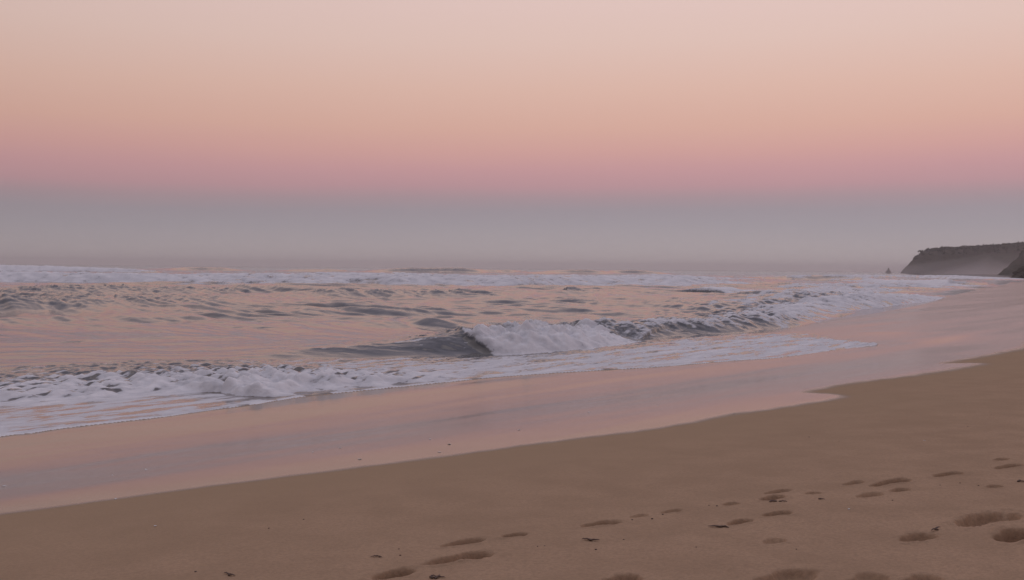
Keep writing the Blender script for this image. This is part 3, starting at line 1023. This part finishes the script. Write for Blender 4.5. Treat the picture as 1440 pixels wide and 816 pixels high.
def shell_mesh():
    V, Fc = [(0, 0, .004)], []
    na, nrd = 13, 4
    for j in range(1, nrd + 1):
        for i in range(na):
            a = R(-62 + 124 * i / (na - 1))
            rr = j / nrd * (1 + .05 * (i % 2))
            V.append((math.sin(a) * rr, math.cos(a) * rr - .5, .20 * math.sin(min(1, .15 + .85 * rr) * math.pi) * (1 - .5 * abs(a)) + .05 * (i % 2)))
    for i in range(na - 1):
        Fc.append((0, 1 + i + 1, 1 + i))
        for j in range(nrd - 1):
            b = 1 + j * na + i
            Fc.append((b, b + 1, b + na + 1, b + na))
    o = mesh_obj('shell_chip', V, Fc, SHELL)
    md = o.modifiers.new('thickness', 'SOLIDIFY')
    md.thickness = .06
    return o


first = None
for px, py, sz in [(506, 646, 16), (605, 618, 15), (632, 625, 18), (618, 636, 14), (730, 605, 15), (828, 580, 13), (205, 660, 17), (158, 668, 11), (478, 630, 13), (440, 636, 11), (163, 702, 14), (6, 683, 15), (1032, 582, 14), (1300, 620, 10), (218, 741, 13), (1194, 717, 11), (925, 571, 10)]:
    g = ground(px, py)
    if first is None:
        first = shell_mesh(); o = first
    else:
        o = first.copy(); col.objects.link(o)
    o.location = g + np.array([0, 0, .002])
    o.scale = (sz / 1000.0 * 1.5,) * 3
    o.rotation_euler = (rng.uniform(-.2, .2), rng.uniform(-.2, .2), rng.uniform(0, 6.28))
    tag(o, 'tiny white shell chip glinting on the smooth sand', 'shell', 'white shell chips scattered over the sand')


def pebble_mesh():
    V, Fc = [], []
    for j in range(7):
        v = math.pi * j / 6
        for i in range(10):
            a = 2 * math.pi * i / 10
            k = 1 + .22 * math.sin(3 * a + j) * math.sin(v)
            V.append((math.cos(a) * math.sin(v) * k, .75 * math.sin(a) * math.sin(v) * k, .5 * math.cos(v)))
    for j in range(6):
        for i in range(10):
            Fc.append((j * 10 + i, (j + 1) * 10 + i, (j + 1) * 10 + (i + 1) % 10, j * 10 + (i + 1) % 10))
    return mesh_obj('pebble', V, Fc, PEBBLE)


first = None
for px, py, sz in [(378, 745, 8), (427, 732, 8), (1138, 614, 8), (1361, 600, 9), (1180, 620, 6), (838, 773, 10), (877, 759, 7), (1376, 683, 9), (979, 771, 6), (1120, 772, 8), (563, 782, 9), (561, 774, 7), (1392, 578, 8), (1394, 582, 7), (917, 730, 11), (889, 731, 10), (932, 723, 9), (756, 770, 7), (766, 769, 6), (1313, 594, 6), (1318, 602, 6), (275, 806, 9), (1255, 704, 8), (997, 712, 8), (1008, 713, 9), (1350, 680, 8), (1322, 683, 7)]:
    g = ground(px, py)
    if first is None:
        first = pebble_mesh(); o = first
    else:
        o = first.copy(); col.objects.link(o)
    o.location = g + np.array([0, 0, sz / 1000 * .25])
    sz *= .7
    o.scale = (sz / 1000.0, sz / 1000.0 * rng.uniform(.7, 1.2), sz / 1000.0 * rng.uniform(.7, 1.1))
    o.rotation_euler = (0, 0, rng.uniform(0, 6.28))
    tag(o, 'tiny dark pebble lying on the brown sand', 'pebble', 'dark pebbles scattered over the sand')


def weed(px, py, wpx, strands, up, label, seed):
    g = ground(px, py)
    d = float(np.hypot(g[0], g[1]))
    ln = wpx * d / 1440.0
    rg = np.random.default_rng(seed)
    V, Fc = [], []
    for s_ in range(strands):
        n = 14
        a = rg.uniform(-.5, .5) + (math.pi if rg.random() < .4 else 0)
        p = np.array([rg.uniform(-.25, .25) * ln, rg.uniform(-.15, .15) * ln, .004])
        L_ = ln * rg.uniform(.55, 1.0)
        base = len(V)
        for i in range(n):
            t_ = i / (n - 1)
            wd_ = ln * .075 * (1 - t_) ** .6 + .002
            a += rg.uniform(-.35, .35)
            dirv = np.array([math.cos(a), math.sin(a)])
            p = p + np.array([dirv[0], dirv[1], 0]) * L_ / n
            zz = .004 + .4 * up * ln * (math.sin(t_ * math.pi * rg.uniform(.7, 1.1)) ** 2) + .003 * rg.random()
            nn = np.array([-dirv[1], dirv[0]])
            for q in range(6):                       # an uneven, slightly flattened strand
                b = 2 * math.pi * q / 6
                V.append((p[0] + nn[0] * wd_ * math.cos(b), p[1] + nn[1] * wd_ * math.cos(b), zz + wd_ * .55 * math.sin(b)))
        for i in range(n - 1):
            for q in range(6):
                Fc.append((base + i * 6 + q, base + i * 6 + (q + 1) % 6, base + (i + 1) * 6 + (q + 1) % 6, base + (i + 1) * 6 + q))
        Fc.append(tuple(base + q for q in range(6))); Fc.append(tuple(base + (n - 1) * 6 + q for q in reversed(range(6))))
    o = mesh_obj('seaweed_scrap', V, Fc, WEED, tuple(g))
    tag(o, label, 'seaweed', 'dark seaweed scraps on the dry sand')


weed(829, 761, 26, 2, .10, 'thin curled dark seaweed scrap below the lone mid trail footprint', 3)
weed(605, 814, 22, 3, .18, 'tangled dark seaweed scrap at the bottom edge beside the lowest footprint', 4)
weed(1012, 741, 24, 3, .05, 'flat seaweed scrap at the left end of the crumbled footprint', 5)
weed(1094, 706, 15, 3, .12, 'stubby seaweed scrap under the short deep heel print', 6)
weed(1149, 704, 10, 2, .12, 'tiny seaweed scrap below the small oval dent', 7)
weed(1431, 677, 13, 3, .20, 'dark seaweed tuft at the right edge below the trail', 8)
weed(531, 784, 13, 2, .05, 'faint seaweed thread left of the largest footprint', 9)
weed(1316, 748, 17, 2, .30, 'reddish seaweed sprig sticking up beside the churned hollow', 10)
weed(320, 811, 18, 2, .06, 'lone seaweed thread on bare sand at lower left', 11)
weed(1343, 666, 10, 2, .10, 'small seaweed bit at the upper end of the pointed footprint', 12)

# ------------------------------------------------------------------ spray thrown off the white water
if main is not None:
    mk = (qreg == 10) & (qf > .6)
    ids = np.unique(quads[mk])
    ctr = np.array(main.location)
    zt = Pf[ids, 2]
    top = ids[zt > np.quantile(zt, .55)]
    V, Fc = [], []
    for i in rng.choice(top, 4200):
        h = abs(rng.normal(0, .075)) * rng.uniform(.4, 1.4)
        c = Pf[i] + np.array([rng.normal(0, .05), rng.normal(0, .05), h]) - ctr
        r0 = rng.uniform(.003, .008) * (1 if h < .08 else .7)
        b = len(V)
        for dv in ((1, 0, 0), (-1, 0, 0), (0, 1, 0), (0, -1, 0), (0, 0, 1), (0, 0, -1)):
            V.append(tuple(c + np.array(dv) * r0))
        for t_ in ((0, 2, 4), (2, 1, 4), (1, 3, 4), (3, 0, 4), (2, 0, 5), (1, 2, 5), (3, 1, 5), (0, 3, 5)):
            Fc.append(tuple(b + q for q in t_))
    sp_o = mesh_obj('spray', V, Fc, plain('spray_white', (.85, .86, .89, 1), .5), parent=main)
    sp_o['kind'] = 'stuff'

# ------------------------------------------------------------------ air: one even haze, and sea mist hanging at the cliff foot
def vol(name, dens, colr):
    m, t_, out = new_mat(name)
    v = t_.nodes.new('ShaderNodeVolumePrincipled')
    v.inputs['Density'].default_value = dens
    v.inputs['Color'].default_value = colr
    v.inputs['Anisotropy'].default_value = .6
    t_.links.new(v.outputs[0], out.inputs['Volume'])
    m.cycles.homogeneous_volume = True if hasattr(m.cycles, 'homogeneous_volume') else None
    return m


S_, zt, zb_ = 7900.0, 40.0, -4.0
hv = [(sx * S_, sy * S_, zz) for zz in (zb_, zt) for sx, sy in ((-1, -1), (1, -1), (1, 1), (-1, 1))]
hf = [(0, 3, 2, 1), (4, 5, 6, 7), (0, 1, 5, 4), (1, 2, 6, 5), (2, 3, 7, 6), (3, 0, 4, 7)]
hz_o = mesh_obj('haze', hv, hf, vol('haze_air', .00030, (.97, .98, 1.0, 1)), smooth=False)
tag(hz_o, 'thin grey evening haze over sea and headland', None, None, 'stuff')


def mist(c, rad, dens, rotz, label):
    V, Fc = [], []
    nv, na = 10, 40
    for j in range(nv + 1):
        v = -.15 + 1.15 * j / nv
        rr = min(1.0, (1 - max(0, v)) ** 1.5 + .012)
        for i in range(na):
            a = 2 * math.pi * i / na
            k = 1 + .18 * math.sin(3 * a + 1) + .1 * math.sin(7 * a)
            V.append((rad[0] * rr * math.cos(a) * k, rad[1] * rr * math.sin(a) * k, rad[2] * v))
    for j in range(nv):
        for i in range(na):
            Fc.append((j * na + i, j * na + (i + 1) % na, (j + 1) * na + (i + 1) % na, (j + 1) * na + i))
    Fc.append(tuple(reversed(range(na)))); Fc.append(tuple(nv * na + i for i in range(na)))
    o = mesh_obj('sea_mist', V, Fc, vol('sea_mist_air', dens, (.95, .93, .95, 1)), c)
    o.rotation_euler = (0, 0, rotz)
    tag(o, label, None, None, 'stuff')


mist((410, 850, 0), (170, 40, 22), .0062, R(-8), 'pale sea mist at the foot of the far headland')
mist((332, 715, 0), (46, 40, 14), .007, R(60), 'pale sea mist in the cove between the cliffs')
